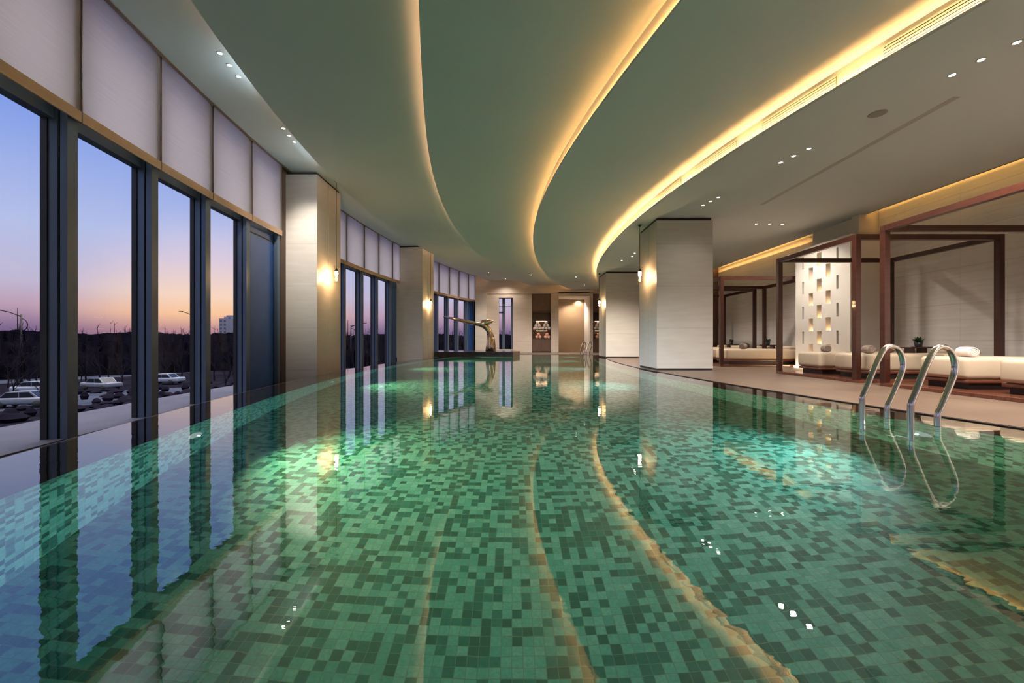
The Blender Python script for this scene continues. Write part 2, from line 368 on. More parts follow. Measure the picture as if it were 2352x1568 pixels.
# ------------------------------------------------------------------ ceiling tiers
Yc = ys_(YBACK, YW+.02, .3)
LIP = .095
def tier(left, right, z, zup, name, label, LIP=.095):
    m = MB()
    m.strip([(left(y), y, z) for y in Yc], [(right(y), y, z) for y in Yc])
    if zup:
        m.strip([(left(y), y, z) for y in Yc], [(left(y), y, z+.038) for y in Yc])
        m.strip([(left(y), y, z+.038) for y in Yc], [(left(y)+.006, y, z+.038) for y in Yc]); m.strip([(left(y)+.006, y, z+.038) for y in Yc], [(left(y)+.006, y, z+.014) for y in Yc])
        m.strip([(left(y)+.006, y, z+.014) for y in Yc], [(left(y)+LIP, y, z+.014) for y in Yc])
        m.strip([(left(y)+LIP, y, z+.014) for y in Yc], [(left(y)+LIP, y, zup+.01) for y in Yc], smooth=True)
    o = m.build(name, M['paint']); struct(o, label, 'ceiling'); return o
tier(lambda y: arc_x(40.84, y), lambda y: c1(y)+.6, ZA, None, 'ceiling', 'curved ceiling strip nearest the windows, highest step')
tier(c1, lambda y: c2(y)+.6, ZB, ZA, 'ceiling', 'second curved ceiling step over the pool')
tier(c2, lambda y: c3(y)+.6, ZC, ZB, 'ceiling', 'middle curved ceiling step over the pool')
tier(c3, lambda y: c4(y)+.6, ZD, ZC, 'ceiling', 'fourth curved ceiling step over the pool', LIP=.06)
tier(c4, lambda y: 9.2, ZR, ZD, 'ceiling', 'lowest ceiling over the cabana deck')
# upper roof that closes everything
m = MB(); YR_ = ys_(YBACK-.5, YW+1.5)
for zr in (5.75, 5.9): m.strip([(arc_x(41.36,y), y, zr) for y in YR_], [(10.5, y, zr) for y in YR_])
m.strip([(arc_x(41.36,y), y, 5.75) for y in YR_], [(arc_x(41.36,y), y, 5.9) for y in YR_]); struct(m.build('roof', M['paint']))
# outer edge of tier A and pocket for the blinds
m = MB(); m.strip([(arc_x(40.84,y), y, ZA) for y in Yc], [(arc_x(40.84,y), y, 5.75) for y in Yc]); m.strip([(arc_x(41.34,y), y, 5.5) for y in Yc], [(arc_x(41.34,y), y, 5.75) for y in Yc])
struct(m.build('trim_1', M['brownpanel']), 'dark timber blind pocket along the top of the windows', 'trim')
m = MB(); m.strip([(arc_x(40.835,y), y, ZA-.006) for y in Yc], [(arc_x(40.90,y), y, ZA-.006) for y in Yc]); struct(m.build('trim_2', mat('track_gold', (.22,.13,.06), .4)), 'narrow golden brown blind track along the ceiling edge', 'trim')
# LED strips on the lips
WARM = (1.0, .42, .12); WARMP = (1.0, .56, .22)
def led(cv, z, st, col, label, off=.009, w=.02, tilt=.65, ya=YBACK+.1, yb=YW-.05):
    Y = ys_(ya, yb, .45); m = MB(); a = off; b = off+w; h = tilt*w
    m.strip([(cv(y)+a, y, z+h) for y in Y], [(cv(y)+b, y, z) for y in Y])
    o = m.build('cove_light_strip', emit('led_'+str(st), col, st)); tag(o, label, 'light strip', 'cove light strips'); return o
LS = dict(k1=11, k2=11, k3=86, k4=54, kr=90)
led(c1, ZB+.016, LS['k1'], (1,.52,.26), 'warm cove light behind the curved ceiling edge nearest the windows')
led(c2, ZC+.016, LS['k2'], (1,.52,.24), 'warm cove light behind the second curved edge, left of the pool axis')
led(c3, ZD+.016, LS['k3'], WARM, 'warm cove light washing the golden curved band above the pool', off=.0075, w=.001, tilt=19)
led(c4, ZR+.016, LS['k4'], (1,.46,.15), 'brightest cove light, beside the slotted air vents')
led(lambda y: 9.2-.05, ZR+.03, LS['kr'], (1,.48,.10), 'warm cove light grazing the stone wall behind the near cabanas', off=-.03, tilt=0, ya=YBACK+.1, yb=10.6)
led(lambda y: 9.2-.05, ZR+.03, LS['kr'], (1,.48,.12), 'warm cove light grazing the wall behind the two far cabanas', off=-.03, tilt=0, ya=13.2, yb=18.9)
# linear air vents on the fascia of the lowest ceiling
vm = MB()
def y_of_px(cv, px, z):
    lo, hi = 3.0, 22.0
    for _ in range(50):
        mm = (lo+hi)/2
        if CX + F*cv(mm)/mm > px: lo = mm
        else: hi = mm
    return lo
VL = [(2330,2012,'nearest, longest slotted air vent in the glowing ceiling cove'),(1906,1737,'second slotted air vent along the glowing ceiling cove'),
      (1681,1588,'third slotted air vent along the glowing ceiling cove'),(1555,1500,'small fourth slotted air vent, furthest along the glowing cove')]
for pa, pb, lab in VL:
    ya, yb = y_of_px(c4, pa, ZR), y_of_px(c4, pb, ZR); Y = ys_(ya, yb, .2)
    e = empty('air_vent', (c4(ya)+LIP, ya, ZR+.1)); tag(e, lab, 'air vent', 'linear air vents in the cove')
    ox, oy, oz = e.location
    b = MB(); x = lambda y, d: c4(y)+LIP-d-ox
    b.strip([(x(y,.006), y-oy, -.02) for y in Y], [(x(y,.006), y-oy, .13) for y in Y]); b.build('backing', M['vent'], e)
    fr = MB()
    for k in range(5):
        z0 = -.024+k*.036
        fr.strip([(x(y,.018), y-oy, z0) for y in Y], [(x(y,.018), y-oy, z0+.020) for y in Y]); fr.strip([(x(y,.018), y-oy, z0+.020) for y in Y], [(x(y,.004), y-oy, z0+.020) for y in Y])
        fr.strip([(x(y,.018), y-oy, z0) for y in Y], [(x(y,.004), y-oy, z0) for y in Y])
    fr.build('slat', M['paint'], e)

# ------------------------------------------------------------------ facade: windows, mullions, blinds
nwin = 0; blinds_n = 0
def window(t0, t1, navy=False, first=False):
    """one glazed panel from angle t0 to t1 with its mullion on the t1 side"""
    global nwin; nwin += 1
    x0, y0 = arc(41.0, (t0+t1)/2); w = empty('window_%d' % nwin, (x0, y0, -.5)); struct(w)
    def P(R, t, z): x, y = arc(R, t); return (x-x0, y-y0, z+.5)
    def abox(m, Ra, Rb, ta, tb, za, zb, mi=0):
        m.add([P(Ra,ta,za),P(Rb,ta,za),P(Rb,tb,za),P(Ra,tb,za),P(Ra,ta,zb),P(Rb,ta,zb),P(Rb,tb,zb),P(Ra,tb,zb)], [(0,3,2,1),(4,5,6,7),(0,1,5,4),(1,2,6,5),(2,3,7,6),(3,0,4,7)], mi)
    mw = .125/41; f = MB()
    te = t1+.0006; abox(f, 41.0, 41.075, t1-mw, te, -.5, 5.7); abox(f, 41.075, 41.105, t1-mw+.0006, te-.0006, -.5, 5.7, 1); abox(f, 41.105, 41.20, t1-mw, te, -.5, 5.7); abox(f, 41.20, 41.27, t1-mw-.0004, te+.0004, -.5, 5.7, 1)
    if first: abox(f, 41.0, 41.27, t0, t0+mw, -.5, 5.7)
    abox(f, 41.14, 41.27, t0, t1-mw, 3.47, 3.68); abox(f, 41.14, 41.27, t0, t1-mw, 5.6, 5.7)
    f.build('frame', [M['mull'], M['groove']], w)
    if navy:
        n = MB(); abox(n, 41.10, 41.13, t0, t1-mw, -.5, 3.47); n.build('panel', M['navy'], w)
        r = MB(); abox(r, 41.085, 41.10, t0, t1-mw, 3.30, 3.325); r.build('rail', M['groove'], w)
    g = MB(); g.add([P(41.2,t0,-.5),P(41.2,t1-mw,-.5),P(41.2,t1-mw,5.7),P(41.2,t0,5.7)], [(0,1,2,3)]); g.build('pane', M['glass'], w)
ORD = ['first','second','third','fourth','fifth','sixth','seventh']
def blind(t0, t1, label):
    x0, y0 = arc(40.97, (t0+t1)/2); e = empty('roller_blind', (x0, y0, 3.50)); tag(e, label, 'roller blind', 'roller blinds above the curved windows')
    g = .010/41; n = 5; ts = [t0+g+(t1-t0-2*g)*i/(n-1) for i in range(n)]
    def P(R, t, z): x, y = arc(R, t); return (x-x0, y-y0, z-3.50)
    m = MB(); m.strip([P(40.945,t,3.625) for t in ts], [P(40.945,t,5.62) for t in ts], smooth=True); m.build('fabric', M['blind'], e)
    m = MB(); A = [P(40.935,t,3.50) for t in ts]; B = [P(40.935,t,3.635) for t in ts]; C = [P(40.955,t,3.635) for t in ts]; D = [P(40.955,t,3.50) for t in ts]
    m.strip(A,B); m.strip(B,C); m.strip(C,D); m.strip(D,A); m.add([A[0],B[0],C[0],D[0]],[(0,1,2,3)]); m.add([A[-1],B[-1],C[-1],D[-1]],[(0,1,2,3)])
    m.build('hem_bar', M['hem'], e)
    m = MB(); q = [P(40.935,t1-g,3.5),P(40.975,t1-g,3.5),P(40.975,t1+g,3.5),P(40.935,t1+g,3.5)]; q += [(a,b_,c+2.1) for a,b_,c in q]; m.add(q, [(0,3,2,1),(4,5,6,7),(0,1,5,4),(1,2,6,5),(2,3,7,6),(3,0,4,7)]); m.build('side_guide', M['brownpanel'], e)
bays = [
 [th_y(41,y) for y in (-5.9,-4.5,-3.1,-1.7,-.3,.95,2.3)],
 [th_y(41,3.85), th_px(175), th_px(361), th_px(482), th_px(573), th_px(643)],
 [th_y(41,12.5), th_y(41,13.62), th_px(793.8), th_px(834.3), th_px(868), th_px(899.7), th_px(929)],
 [th_y(41,21.2), th_y(41,22.5), th_px(1006.6), th_px(1031), th_px(1053), th_px(1075), th_px(1091)]]
where = ['behind the viewpoint','before the nearest window column','between the two window columns','beyond the second window column']
for bi, b in enumerate(bays):
    n = len(b)-1
    for i in range(n):
        window(b[i], b[i+1], navy=(i == n-1), first=(i == 0))
        if i == n-1: pos = 'last one, over the navy panel'
        elif i == 0: pos = 'first one of that bay'
        else: pos = '%s of that bay' % ORD[i]
        blind(b[i], b[i+1], 'backlit cream roller blind %s, %s' % (where[bi], pos))

# ------------------------------------------------------------------ columns
def column(x0, x1, y0, y1, ztop, rz, side, label, slot=.55, zb=0.0):
    """stone column, local origin at its near corner facing the pool; side -1: body extends to -x, +1: to +x"""
    e = empty('column', (x0, y0, 0), rz); struct(e, label, 'column')
    W = x1-x0; D = y1-y0; a, b = (0, W) if W > 0 else (W, 0)
    m = MB(); m.box(a, b, 0, D*slot-.012, zb, ztop-.07); m.box(a, b, D*slot+.012, D, zb, ztop-.07); m.box(a+.04, b-.04, .04, D-.04, zb, ztop-.07); m.build('cladding', M['stone_c'], e)
    m = MB(); m.box(a+.03, b-.03, .03, D-.03, ztop-.075, ztop+.02); m.build('reveal', M['dark'], e)
    if zb > 0:
        m = MB(); m.box(a+.02, b-.02, .02, D-.02, 0, zb+.001); m.build('plinth', M['dark'], e)
    return e
column(-5.19, -6.45, 11.0, 12.5, ZA, 0, -1, 'tall window side column nearest the viewpoint with golden lit side', .45, zb=0)
column(-4.20, -5.5, 19.4, 20.95, ZA, R_(-8.5), -1, 'second window side column with golden lit side', .5, zb=0)
column(-5.05, -6.3, 2.3, 3.8, ZA, R_(9), -1, 'window side column beside the viewpoint', .5, zb=0)
column(3.85, 5.35, 11.0, 12.5, ZR, 0, 1, 'free standing stone column on the deck, nearer of the two', .45, zb=.05)
column(4.42, 5.98, 19.45, 21.0, ZR, 0, 1, 'free standing stone column on the deck, further of the two', .45, zb=.05)
for (x,y,rz) in ((-5.19,11.0,0),(-4.20,19.4,R_(-8.5)),(-5.05,2.3,R_(9))):      # column feet going down into the trough
    m = MB(); m.box(-1.26, 0, 0, 1.5, -.5, 0); o = m.build('column_foot', M['stone_c']); o.location = (x,y,0); o.rotation_euler = (0,0,rz); struct(o)
# dark brown end strips beside the columns
for t0, t1 in ((bays[1][-1], th_y(41,10.98)), (bays[2][-1], th_y(41, 20.6)), (bays[0][-1], th_y(41, 2.6)), (bays[3][-1], th_y(41, 28.7))):
    m = MB(); A = [arc(R, t) for R, t in ((40.99,t0+.0003),(41.27,t0+.0003),(41.27,t1+.006),(40.99,t1+.006))]
    m.add([(x,y,-.5) for x,y in A]+[(x,y,5.7) for x,y in A], [(0,3,2,1),(4,5,6,7),(0,1,5,4),(1,2,6,5),(2,3,7,6),(3,0,4,7)])
    struct(m.build('trim_3', M['brownpanel']))

# ------------------------------------------------------------------ right walls
m = MB(); m.box(9.5, 9.7, YBACK, 10.7, 0, 5.8); m.box(9.5, 9.7, 12.56, 19.3, 0, 5.8); struct(m.build('wall_right', M['stone_r']), 'long pale stone wall behind the cabanas', 'wall')
m = MB(); m.box(9.14, 9.7, 10.95, 12.56, 0, 5.8); struct(m.build('wall_right', M['paint_w']))
m = MB(); m.box(9.0, 9.75, 10.72, 10.95, 0, 5.8); struct(m.build('wall_right', M['paint_w']))
m = MB(); m.box(6.45, 9.7, 19.0, 19.2, 0, 5.8); m.box(6.45, 6.6, 19.2, YW, 0, 5.8); struct(m.build('wall_right', M['cabw']))
m = MB(); m.box(9.2, 9.5, YBACK, 10.7, 4.62, 4.66); m.box(9.2, 9.5, 13.1, 19.0, 4.62, 4.66); m.box(9.16, 9.2, YBACK, 10.7, ZR, ZR+.03); m.box(8.6,9.2,YBACK,19, 4.62, 4.66); struct(m.build('ceiling', M['paint']))
# slotted light pier
PX, PY0, PY1, PZ = 8.60, 10.50, 12.53, 3.50
pier = empty('slotted_light_wall', (PX, PY0, 0)); struct(pier, 'white pier pierced by staggered glowing vertical slots', 'wall')
slots = []
for ci, yc in enumerate((10.92, 11.24, 11.57, 11.89, 12.21)):
    wd = .17 if ci in (1,2,3) else .07
    top = 2.52 if ci % 2 == 0 else 2.89
    for k in range(-2, 5):
        zt = top - k*.733
        if zt-.36 > .12 and zt < 3.5: slots.append((yc-wd/2-PY0, yc+wd/2-PY0, zt-.36, zt, ci))
W_, H_ = PY1-PY0, PZ
yl = sorted({0, W_} | {s[0] for s in slots} | {s[1] for s in slots}); zl = sorted({0, H_} | {s[2] for s in slots} | {s[3] for s in slots})
m = MB(); hole = lambda yy, zz: any(s[0] < yy < s[1] and s[2] < zz < s[3] for s in slots)
for i in range(len(yl)-1):
    for j in range(len(zl)-1):
        if not hole((yl[i]+yl[i+1])/2, (zl[j]+zl[j+1])/2):
            m.add([(0,yl[i],zl[j]),(0,yl[i+1],zl[j]),(0,yl[i+1],zl[j+1]),(0,yl[i],zl[j+1])], [(0,1,2,3)])
DP = .16
for a, b, c, d, ci in slots:
    q = [(0,a,c),(0,b,c),(0,b,d),(0,a,d)]; p = [(DP,a,c),(DP,b,c),(DP,b,d),(DP,a,d)]
    m.add(q+p, [(0,1,5,4),(1,2,6,5),(2,3,7,6),(3,0,4,7),(4,5,6,7)])
m.add([(0,0,0),(.9,0,0),(.9,0,H_),(0,0,H_)], [(0,1,2,3)]); m.add([(0,W_,0),(.9,W_,0),(.9,W_,H_),(0,W_,H_)], [(0,1,2,3)]); m.add([(0,0,H_),(.9,0,H_),(.9,W_,H_),(0,W_,H_)], [(0,1,2,3)])
m.build('pierced_panel', mat('white_plaster', rough=.7, spec=.2, build=noisy((.70,.66,.61),(.76,.72,.67),(2,2,2))), pier)
sl = emit('slot_lamp_glow', (1,.62,.28), 7)
for a, b, c, d, ci in slots:
    if ci in (1,2,3):
        k = MB(); k.box(.07, .11, (a+b)/2-.022, (a+b)/2+.022, c+.002, c+.035); k.build('slot_lamp', sl, pier)
m = MB(); m.box(-.10, -.06, .05, W_-.05, .01, .035); m.build('floor_uplight', emit('base_uplight', (1,.68,.38), 14), pier)

# ------------------------------------------------------------------ far wall
def X_at(px, Y=YW): return (px-CX)*Y/F
def Z_at(py, Y=YW): return CZ + (CY-py)*Y/F
ZH = 4.07
m = MB()
def seg(pa, pb, za, zb, y0=YW, y1=YW+.6): m.box(X_at(pa), X_at(pb), y0, y1, za, zb)
seg(1092, 1146, 0, ZH); seg(1146, 1178, 0, .22); seg(1146, 1178, 3.78, ZH); seg(1178, 1222, 0, ZH); seg(1266, 1283, 0, ZH); seg(1355, 1362, 0, ZH); seg(1388, 1440, 0, ZH)
seg(1092, 1440, ZH, 5.8)
struct(m.build('wall_far', M['stone_f']), 'far end stone wall with recesses and a narrow window', 'wall')
m = MB(); m.box(X_at(1093), X_at(1118), YW-.35, YW, 0, ZH+.02); struct(m.build('column', M['stone_c']), 'slim stone pier at the end of the windows', 'column')
m = MB(); m.box(X_at(1094), X_at(1440), YW-.04, YW, ZH-.012, ZH+.012); struct(m.build('trim_4', M['paint_w']))
# narrow window in the far wall
nwin += 1
e = empty('window_%d' % nwin, (X_at(1146), YW+.3, .22)); struct(e); ww = X_at(1178)-X_at(1146)
m = MB(); m.box(.22, .42, 0, .1, 0, 3.56); m.box(ww-.14, ww, 0, .1, 0, 3.56); m.box(0, ww, 0, .06, 2.95, 3.0); m.box(0, .3, 0, .06, 2.5, 2.62); m.build('frame', M['mull'], e)
m = MB(); m.add([(0,.05,0),(ww,.05,0),(ww,.05,3.56),(0,.05,3.56)], [(0,1,2,3)]); m.build('pane', M['glass'], e)
# lit doorway recess
m = MB(); xa, xb = X_at(1283), X_at(1355)
m.box(xa-.05, xb+.05, YW+2.2, YW+2.3, 0, ZH); struct(m.build('wall_recess', M['doorw']), 'bronze veneer wall closing the lit central recess', 'wall')
m = MB(); m.box(xa-.1, xa, YW+.6, YW+2.3, 0, ZH); m.box(xb, xb+.1, YW+.6, YW+2.3, 0, ZH); m.box(xa, xb, YW, YW+2.3, Z_at(680), ZH+.1); struct(m.build('wall_recess_side', M['paint_w']))
# shelf cabinets
def cabinet(pa, pb, label):
    xa, xb = X_at(pa), X_at(pb); w = xb-xa
    e = empty('shelf_cabinet', (xa, YW+.05, 0)); tag(e, label, 'cabinet')
    m = MB(); m.box(0, .03, 0, .5, .06, ZH); m.box(w-.03, w, 0, .5, .06, ZH); m.box(0, w, .47, .5, .06, ZH); m.box(0,w,0,.5,0,.08); m.box(.03, w-.03, .0, .03, Z_at(714), ZH-.02); m.build('carcass', M['cabw'], e)
    for py, t in ((715,.06),(735,.04),(757,.04),(777,.04)):
        m = MB(); m.box(.03, w-.03, .02, .47, Z_at(py)-t, Z_at(py)); m.build('shelf', M['cabw'], e)
    for k in range(2):
        m = MB(); m.box(.035+k*(w/2-.03), w/2+k*(w/2-.035)-.005, 0, .02, .1, Z_at(779)); m.build('door', M['cabw'], e)
    for py in (736, 758):
        m = MB(); m.box(w*.2, w*.8, .05, .08, Z_at(py)-.052, Z_at(py)-.041); m.build('shelf_light', emit('shelf_led%d' % py, (1,.62,.35), 8), e)
    return e
cabinet(1222, 1266, 'dark wood recessed towel shelves left of the central recess')
cabinet(1362, 1388, 'dark wood recessed towel shelves half hidden by the far column')
def rolled(name, r, ln, mt, label, cat, loc, rz, group=None, spiral=True):
    """rolled towel along local x"""
    m = MB(); prof = [(0,0),(r*.55,.0),(r*.9,.008),(r,.03),(r*1.02,ln/2),(r,ln-.03),(r*.9,ln-.008),(r*.55,ln),(0,ln)]
    Mx = Matrix.Translation((-ln/2,0,r)) @ Matrix.Rotation(R_(90),4,'Y')
    m.lathe(prof, 20, M=Mx)
    if spiral:
        for sx in (-ln/2-.001, ln/2+.001):
            pts = []
            for k in range(34):
                a = k*.45; rr = r*(.12+.72*k/33); pts.append((sx, rr*math.cos(a), r+rr*math.sin(a)))
            m.tube(pts, .0045, 5)
    m.tube([(-ln/2+.01, r*.72, r*.32), (ln/2-.01, r*.72, r*.32)], r*.12, 6)
    o = m.build(name, mt); o.location = loc; o.rotation_euler = (0,0,rz); tag(o, label, cat, group); return o
def pyramid(px, py, mt, label, group, base=3):
    z = Z_at(py); x = X_at(px); r = .105
    for row in range(base):
        for k in range(base-row):
            o = rolled('rolled_towel', r, .34, mt, label, 'towel', (x+(k-(base-row-1)/2)*2*r*1.02, YW+.28, z+row*r*1.74), R_(90), group, False)
pyramid(1235, 757, M['towel_w'], 'white rolled towel in the left hand pyramid on the lit shelf', 'towel pyramid at left of the lit shelf')
pyramid(1255, 757, M['towel_w'], 'white rolled towel in the right hand pyramid on the lit shelf', 'towel pyramid at right of the lit shelf')
pyramid(1376, 757, M['towel_w'], 'white rolled towel pyramid on shelf half hidden by the far column', 'towel pyramid beside the far column')
for px, l in ((1237,'left half of the lower shelf'),(1257,'right half of the lower shelf'),(1376,'lower shelf beside the far column')):
    pyramid(px, 777, M['towel_lit'], 'rolled towel coloured as if lit orange, stacked on the '+l, 'orange lit towels, '+l, base=2)

# ------------------------------------------------------------------ back wall behind the viewpoint (unseen gable glazing added for sky fill)
m = MB(); m.box(-1.9, 9.8, YBACK-.2, YBACK, -.6, .15); m.box(-1.9, 9.8, YBACK-.2, YBACK, 3.6, 5.8); m.box(7.5, 9.8, YBACK-.2, YBACK, .15, 3.6); m.box(-1.9,-1.7,YBACK-.2,YBACK,.15,3.6); struct(m.build('wall_back', M['stone_f']))
nwin += 1; e = empty('window_%d' % nwin, (0, YBACK-.1, .15)); struct(e)
m = MB()
for k in range(7): m.box(-1.6+k*1.5-.05, -1.6+k*1.5+.05, -.05, .05, 0, 3.45)
m.build('frame', M['mull'], e)
m = MB(); m.add([(-1.7,0,0),(7.5,0,0),(7.5,0,3.45),(-1.7,0,3.45)], [(0,1,2,3)]); m.build('pane', M['glass'], e)

# ------------------------------------------------------------------ cabanas and daybeds
CH = 2.755; PW = .10; CX0, CX1 = 6.36, 9.12
def cabana(y0, y1, label):
    e = empty('cabana', (CX0, y0, 0)); tag(e, label, 'cabana', 'timber cabanas along the deck'); w = CX1-CX0; d = y1-y0
    m = MB(); m.rbox(0, w, 0, d, .0, .055, .004, 1, smooth=False); m.build('platform', M['woodp'], e)
    for x in (0, w-PW):
        for y in (0, d-PW):
            m = MB(); m.rbox(x, x+PW, y, y+PW, .05, CH, .005, 1, smooth=False); m.build('post', M['wood'], e)
    for y in (0, d-PW):
        m = MB(); m.rbox(PW-.002, w-PW+.002, y+.005, y+PW-.005, CH-.10, CH-.001, .004, 1, smooth=False); m.build('beam', M['wood'], e)
    for x in (0, w-PW):
        m = MB(); m.rbox(x+.005, x+PW-.005, PW-.002, d-PW+.002, CH-.10, CH-.001, .004, 1, smooth=False); m.build('beam', M['wood'], e)
    return e
CABS = [(4.75,7.15,'nearest dark timber cabana frame, cut by the picture edge'),(7.64,9.95,'second dark timber cabana frame, beside the slotted light wall'),
        (12.6,14.9,'third dark timber cabana frame, just beyond the slotted light wall'),(15.4,17.7,'furthest dark timber cabana frame, mostly behind the deck column')]
for c in CABS: cabana(*c)
def daybed_proto():
    e = empty('daybed', (0,0,0))
    m = MB(); m.box(.10, 2.28, .06, .66, 0, .145); m.build('base', M['black'], e)
    m = MB(); m.rbox(.03, 2.3, .02, .70, .095, .15, .005, 1); m.build('base_board', M['woodp'], e)
    m = MB(); m.rbox(0, 1.60, 0, .72, .15, .475, .065, 4); m.build('mattress', M['fabric'], e)
    m = MB(); m.rbox(1.61, 2.32, 0, .72, .15, .475, .065, 4); m.rbox(1.95, 2.30, .03, .69, .44, .56, .055, 4); m.build('headrest', M['fabric'], e)
    return e
proto = None
cn = ['nearest cabana','second cabana','third cabana','furthest cabana']
for i, (y0, y1, l) in enumerate(CABS):
    for k, off in enumerate((.20, 1.30)):
        loc = (6.66, y0+off, .055)
        if proto is None: proto = daybed_proto(); o = proto; o.location = loc
        else: o = copy_tree(proto, loc)
        tag(o, 'cream upholstered daybed in the %s, %s' % (cn[i], 'the nearer of its pair' if k == 0 else 'the further of its pair, by the plant table'), 'daybed', 'cream daybeds')
zb = .53
rolled('rolled_towel', .075, .32, M['towel_w'], 'white rolled towel on the daybed in the nearest cabana', 'towel', (6.98, 6.34, zb), R_(-110))
rolled('bolster_cushion', .085, .30, M['towel_b'], 'brown round cushion behind the white rolled towel', 'cushion', (7.42, 6.75, zb), R_(50), spiral=False)
rolled('rolled_towel', .075, .24, M['towel_g'], 'taupe rolled towel in front of the slotted light wall', 'towel', (6.99, 9.20, zb), R_(70))
rolled('rolled_towel', .08, .24, M['towel_g'], 'taupe rolled towel behind the first steel handrail', 'towel', (7.03, 8.15, zb), R_(75))
rolled('bolster_cushion', .08, .30, M['towel_b'], 'brown round cushion beside the plant table in the second cabana', 'cushion', (8.35, 8.75+.4, zb), R_(60), spiral=False)
rolled('rolled_towel', .085, .26, M['towel_g'], 'taupe rolled towel on the daybed in the third cabana', 'towel', (7.25, 12.95, zb), R_(40))
rolled('bolster_cushion', .09, .34, M['towel_b'], 'brown round cushion on the daybed in the third cabana', 'cushion', (8.0, 14.2, zb), R_(35), spiral=False)
rolled('rolled_towel', .08, .26, M['towel_w'], 'white rolled towel on the daybed in the furthest cabana', 'towel', (7.5, 15.8, zb), R_(40))
def side_table(x, y, label):
    e = empty('side_table', (x, y, .055)); tag(e, label, 'table', 'small plant tables between daybeds')
    m = MB(); m.rbox(-.22, .22, -.14, .14, .57, .60, .006, 1, smooth=False); m.build('table_top', M['wood'], e)
    for sx in (-.13, .13):
        m = MB(); m.rbox(sx-.02, sx+.02, -.10, .10, 0, .57, .004, 1, smooth=False); m.build('leg', M['wood'], e)
    return e
def plant(x, y, z, label, seed=1):
    rnd = random.Random(seed); e = empty('potted_plant', (x,y,z)); tag(e, label, 'potted plant')
    m = MB(); m.lathe([(0,0),(.055,0),(.062,.02),(.075,.115),(.068,.115),(.06,.10),(0,.10)], 18); m.build('pot', M['pot'], e)
    m = MB()
    for k in range(70):
        a = rnd.random()*6.28; el = rnd.uniform(.25,1.45); ln = rnd.uniform(.08,.15); w = rnd.uniform(.012,.022)
        d = Vector((math.cos(a)*math.cos(el), math.sin(a)*math.cos(el), math.sin(el))); s = Vector((-math.sin(a), math.cos(a), 0))
        o = Vector((math.cos(a)*.025, math.sin(a)*.025, .10)); mid = o+d*ln*.55; tip = o+d*ln+Vector((0,0,-.015))
        m.add([o-s*.003, mid-s*w, tip, mid+s*w, o+s*.003], [(0,1,3,4),(1,2,3)])
    m.build('foliage', M['leaf'], e)
TB = [(8.50,8.70,'small dark wood table between daybeds in the second cabana','small green plant in a dark pot in the second cabana'),
      (8.50,13.70,'small dark wood table between daybeds in the third cabana','small dark plant on the table in the third cabana'),
      (8.78,16.50,'small dark wood table between daybeds in the furthest cabana','small dark plant on the table in the furthest cabana')]
for i, (x, y, a, b) in enumerate(TB): side_table(x, y, a); plant(x-.02+(.08 if i == 0 else 0), y, .655, b, i+3)

# ------------------------------------------------------------------ pool ladders
def smooth_path(P, n=6):
    P = [Vector(p) for p in P]; out = []
    for i in range(len(P)-1):
        p0 = P[max(i-1,0)]; p1 = P[i]; p2 = P[i+1]; p3 = P[min(i+2,len(P)-1)]
        for k in range(n):
            t = k/n; out.append(.5*((2*p1)+(p2-p0)*t+(2*p0-5*p1+4*p2-p3)*t*t+(3*p1-p0-3*p2+p3)*t**3))
    out.append(P[-1]); return out
def ladder(loc, rz, label):
    """local x points from the water to the deck, y along the edge; origin at the deck flange line"""
    e = empty('pool_ladder', loc, rz); tag(e, label, 'pool ladder', 'polished steel pool ladders')
    for y in (0, -.43):
        pts = [(-.31,y,-.62),(-.31,y,-.4),(-.31,y,-.1),(-.31,y,.17),(-.30,y,.235),(-.25,y,.33),(-.165,y,.50),(-.09,y,.63),(-.03,y,.705),(.04,y,.735),(.12,y,.715),(.18,y,.65),(.205,y,.56),(.19,y,.47),(.14,y,.37),(.06,y,.22),(.015,y,.145),(0,y,.09),(0,y,.0),(0,y,-.02)]
        m = MB(); m.tube(smooth_path(pts, 4), .026, 14); m.build('handrail', M['steel'], e)
        m = MB(); m.lathe([(.026,.0),(.062,.0),(.062,.008),(.035,.022),(.026,.024)], 24, c=(0,y,-.018)); m.build('flange', M['steel'], e)
        m = MB(); m.lathe([(.0265,.0),(.029,.0),(.029,.01),(.0265,.01)], 16, c=(-.31,y,-.018)); m.build('collar', M['steel'], e)
    for z in (-.35, -.58):
        m = MB(); m.rbox(-.35, -.27, -.43, 0, z, z+.02, .006, 1); m.build('step', M['steel'], e)
ladder((3.83, 4.22, -.018), R_(11)*1.0, 'steel pool ladder with two tall curved handrails in the foreground')
ladder((4.23, 24.44, .004), R_(43), 'small distant steel pool ladder at the far end of the pool')

# ------------------------------------------------------------------ sculpture on the slab
m = MB(); poly = [(-4.3,21.05),(.05,21.05),(.42,22.6),(.1,24.3),(-4.3,24.3)]
zt, z0 = .235, -.018
m.add([(x,y,zt) for x,y in poly]+[(x,y,z0) for x,y in poly], [(0,1,2,3,4),(9,8,7,6,5),(0,5,6,1),(3,8,9,4),(4,9,5,0)], 0); m.add([(poly[1][0],poly[1][1],zt),(poly[2][0],poly[2][1],zt),(poly[2][0],poly[2][1],z0),(poly[1][0],poly[1][1],z0)], [(0,1,2,3)], 1)
m.add([(poly[2][0],poly[2][1],zt),(poly[3][0],poly[3][1],zt),(poly[3][0],poly[3][1],z0),(poly[2][0],poly[2][1],z0)], [(0,1,2,3)], 1)
tag(m.build('stone_plinth', [M['slab'], M['slabtop']]), 'low dark stone platform at the far end of the pool under the sculpture', 'platform')
YS = 22.3; sc = YS/F
def SP(px, py, y=0): return ((px-1125)*sc, y, (806.5-py)*sc)
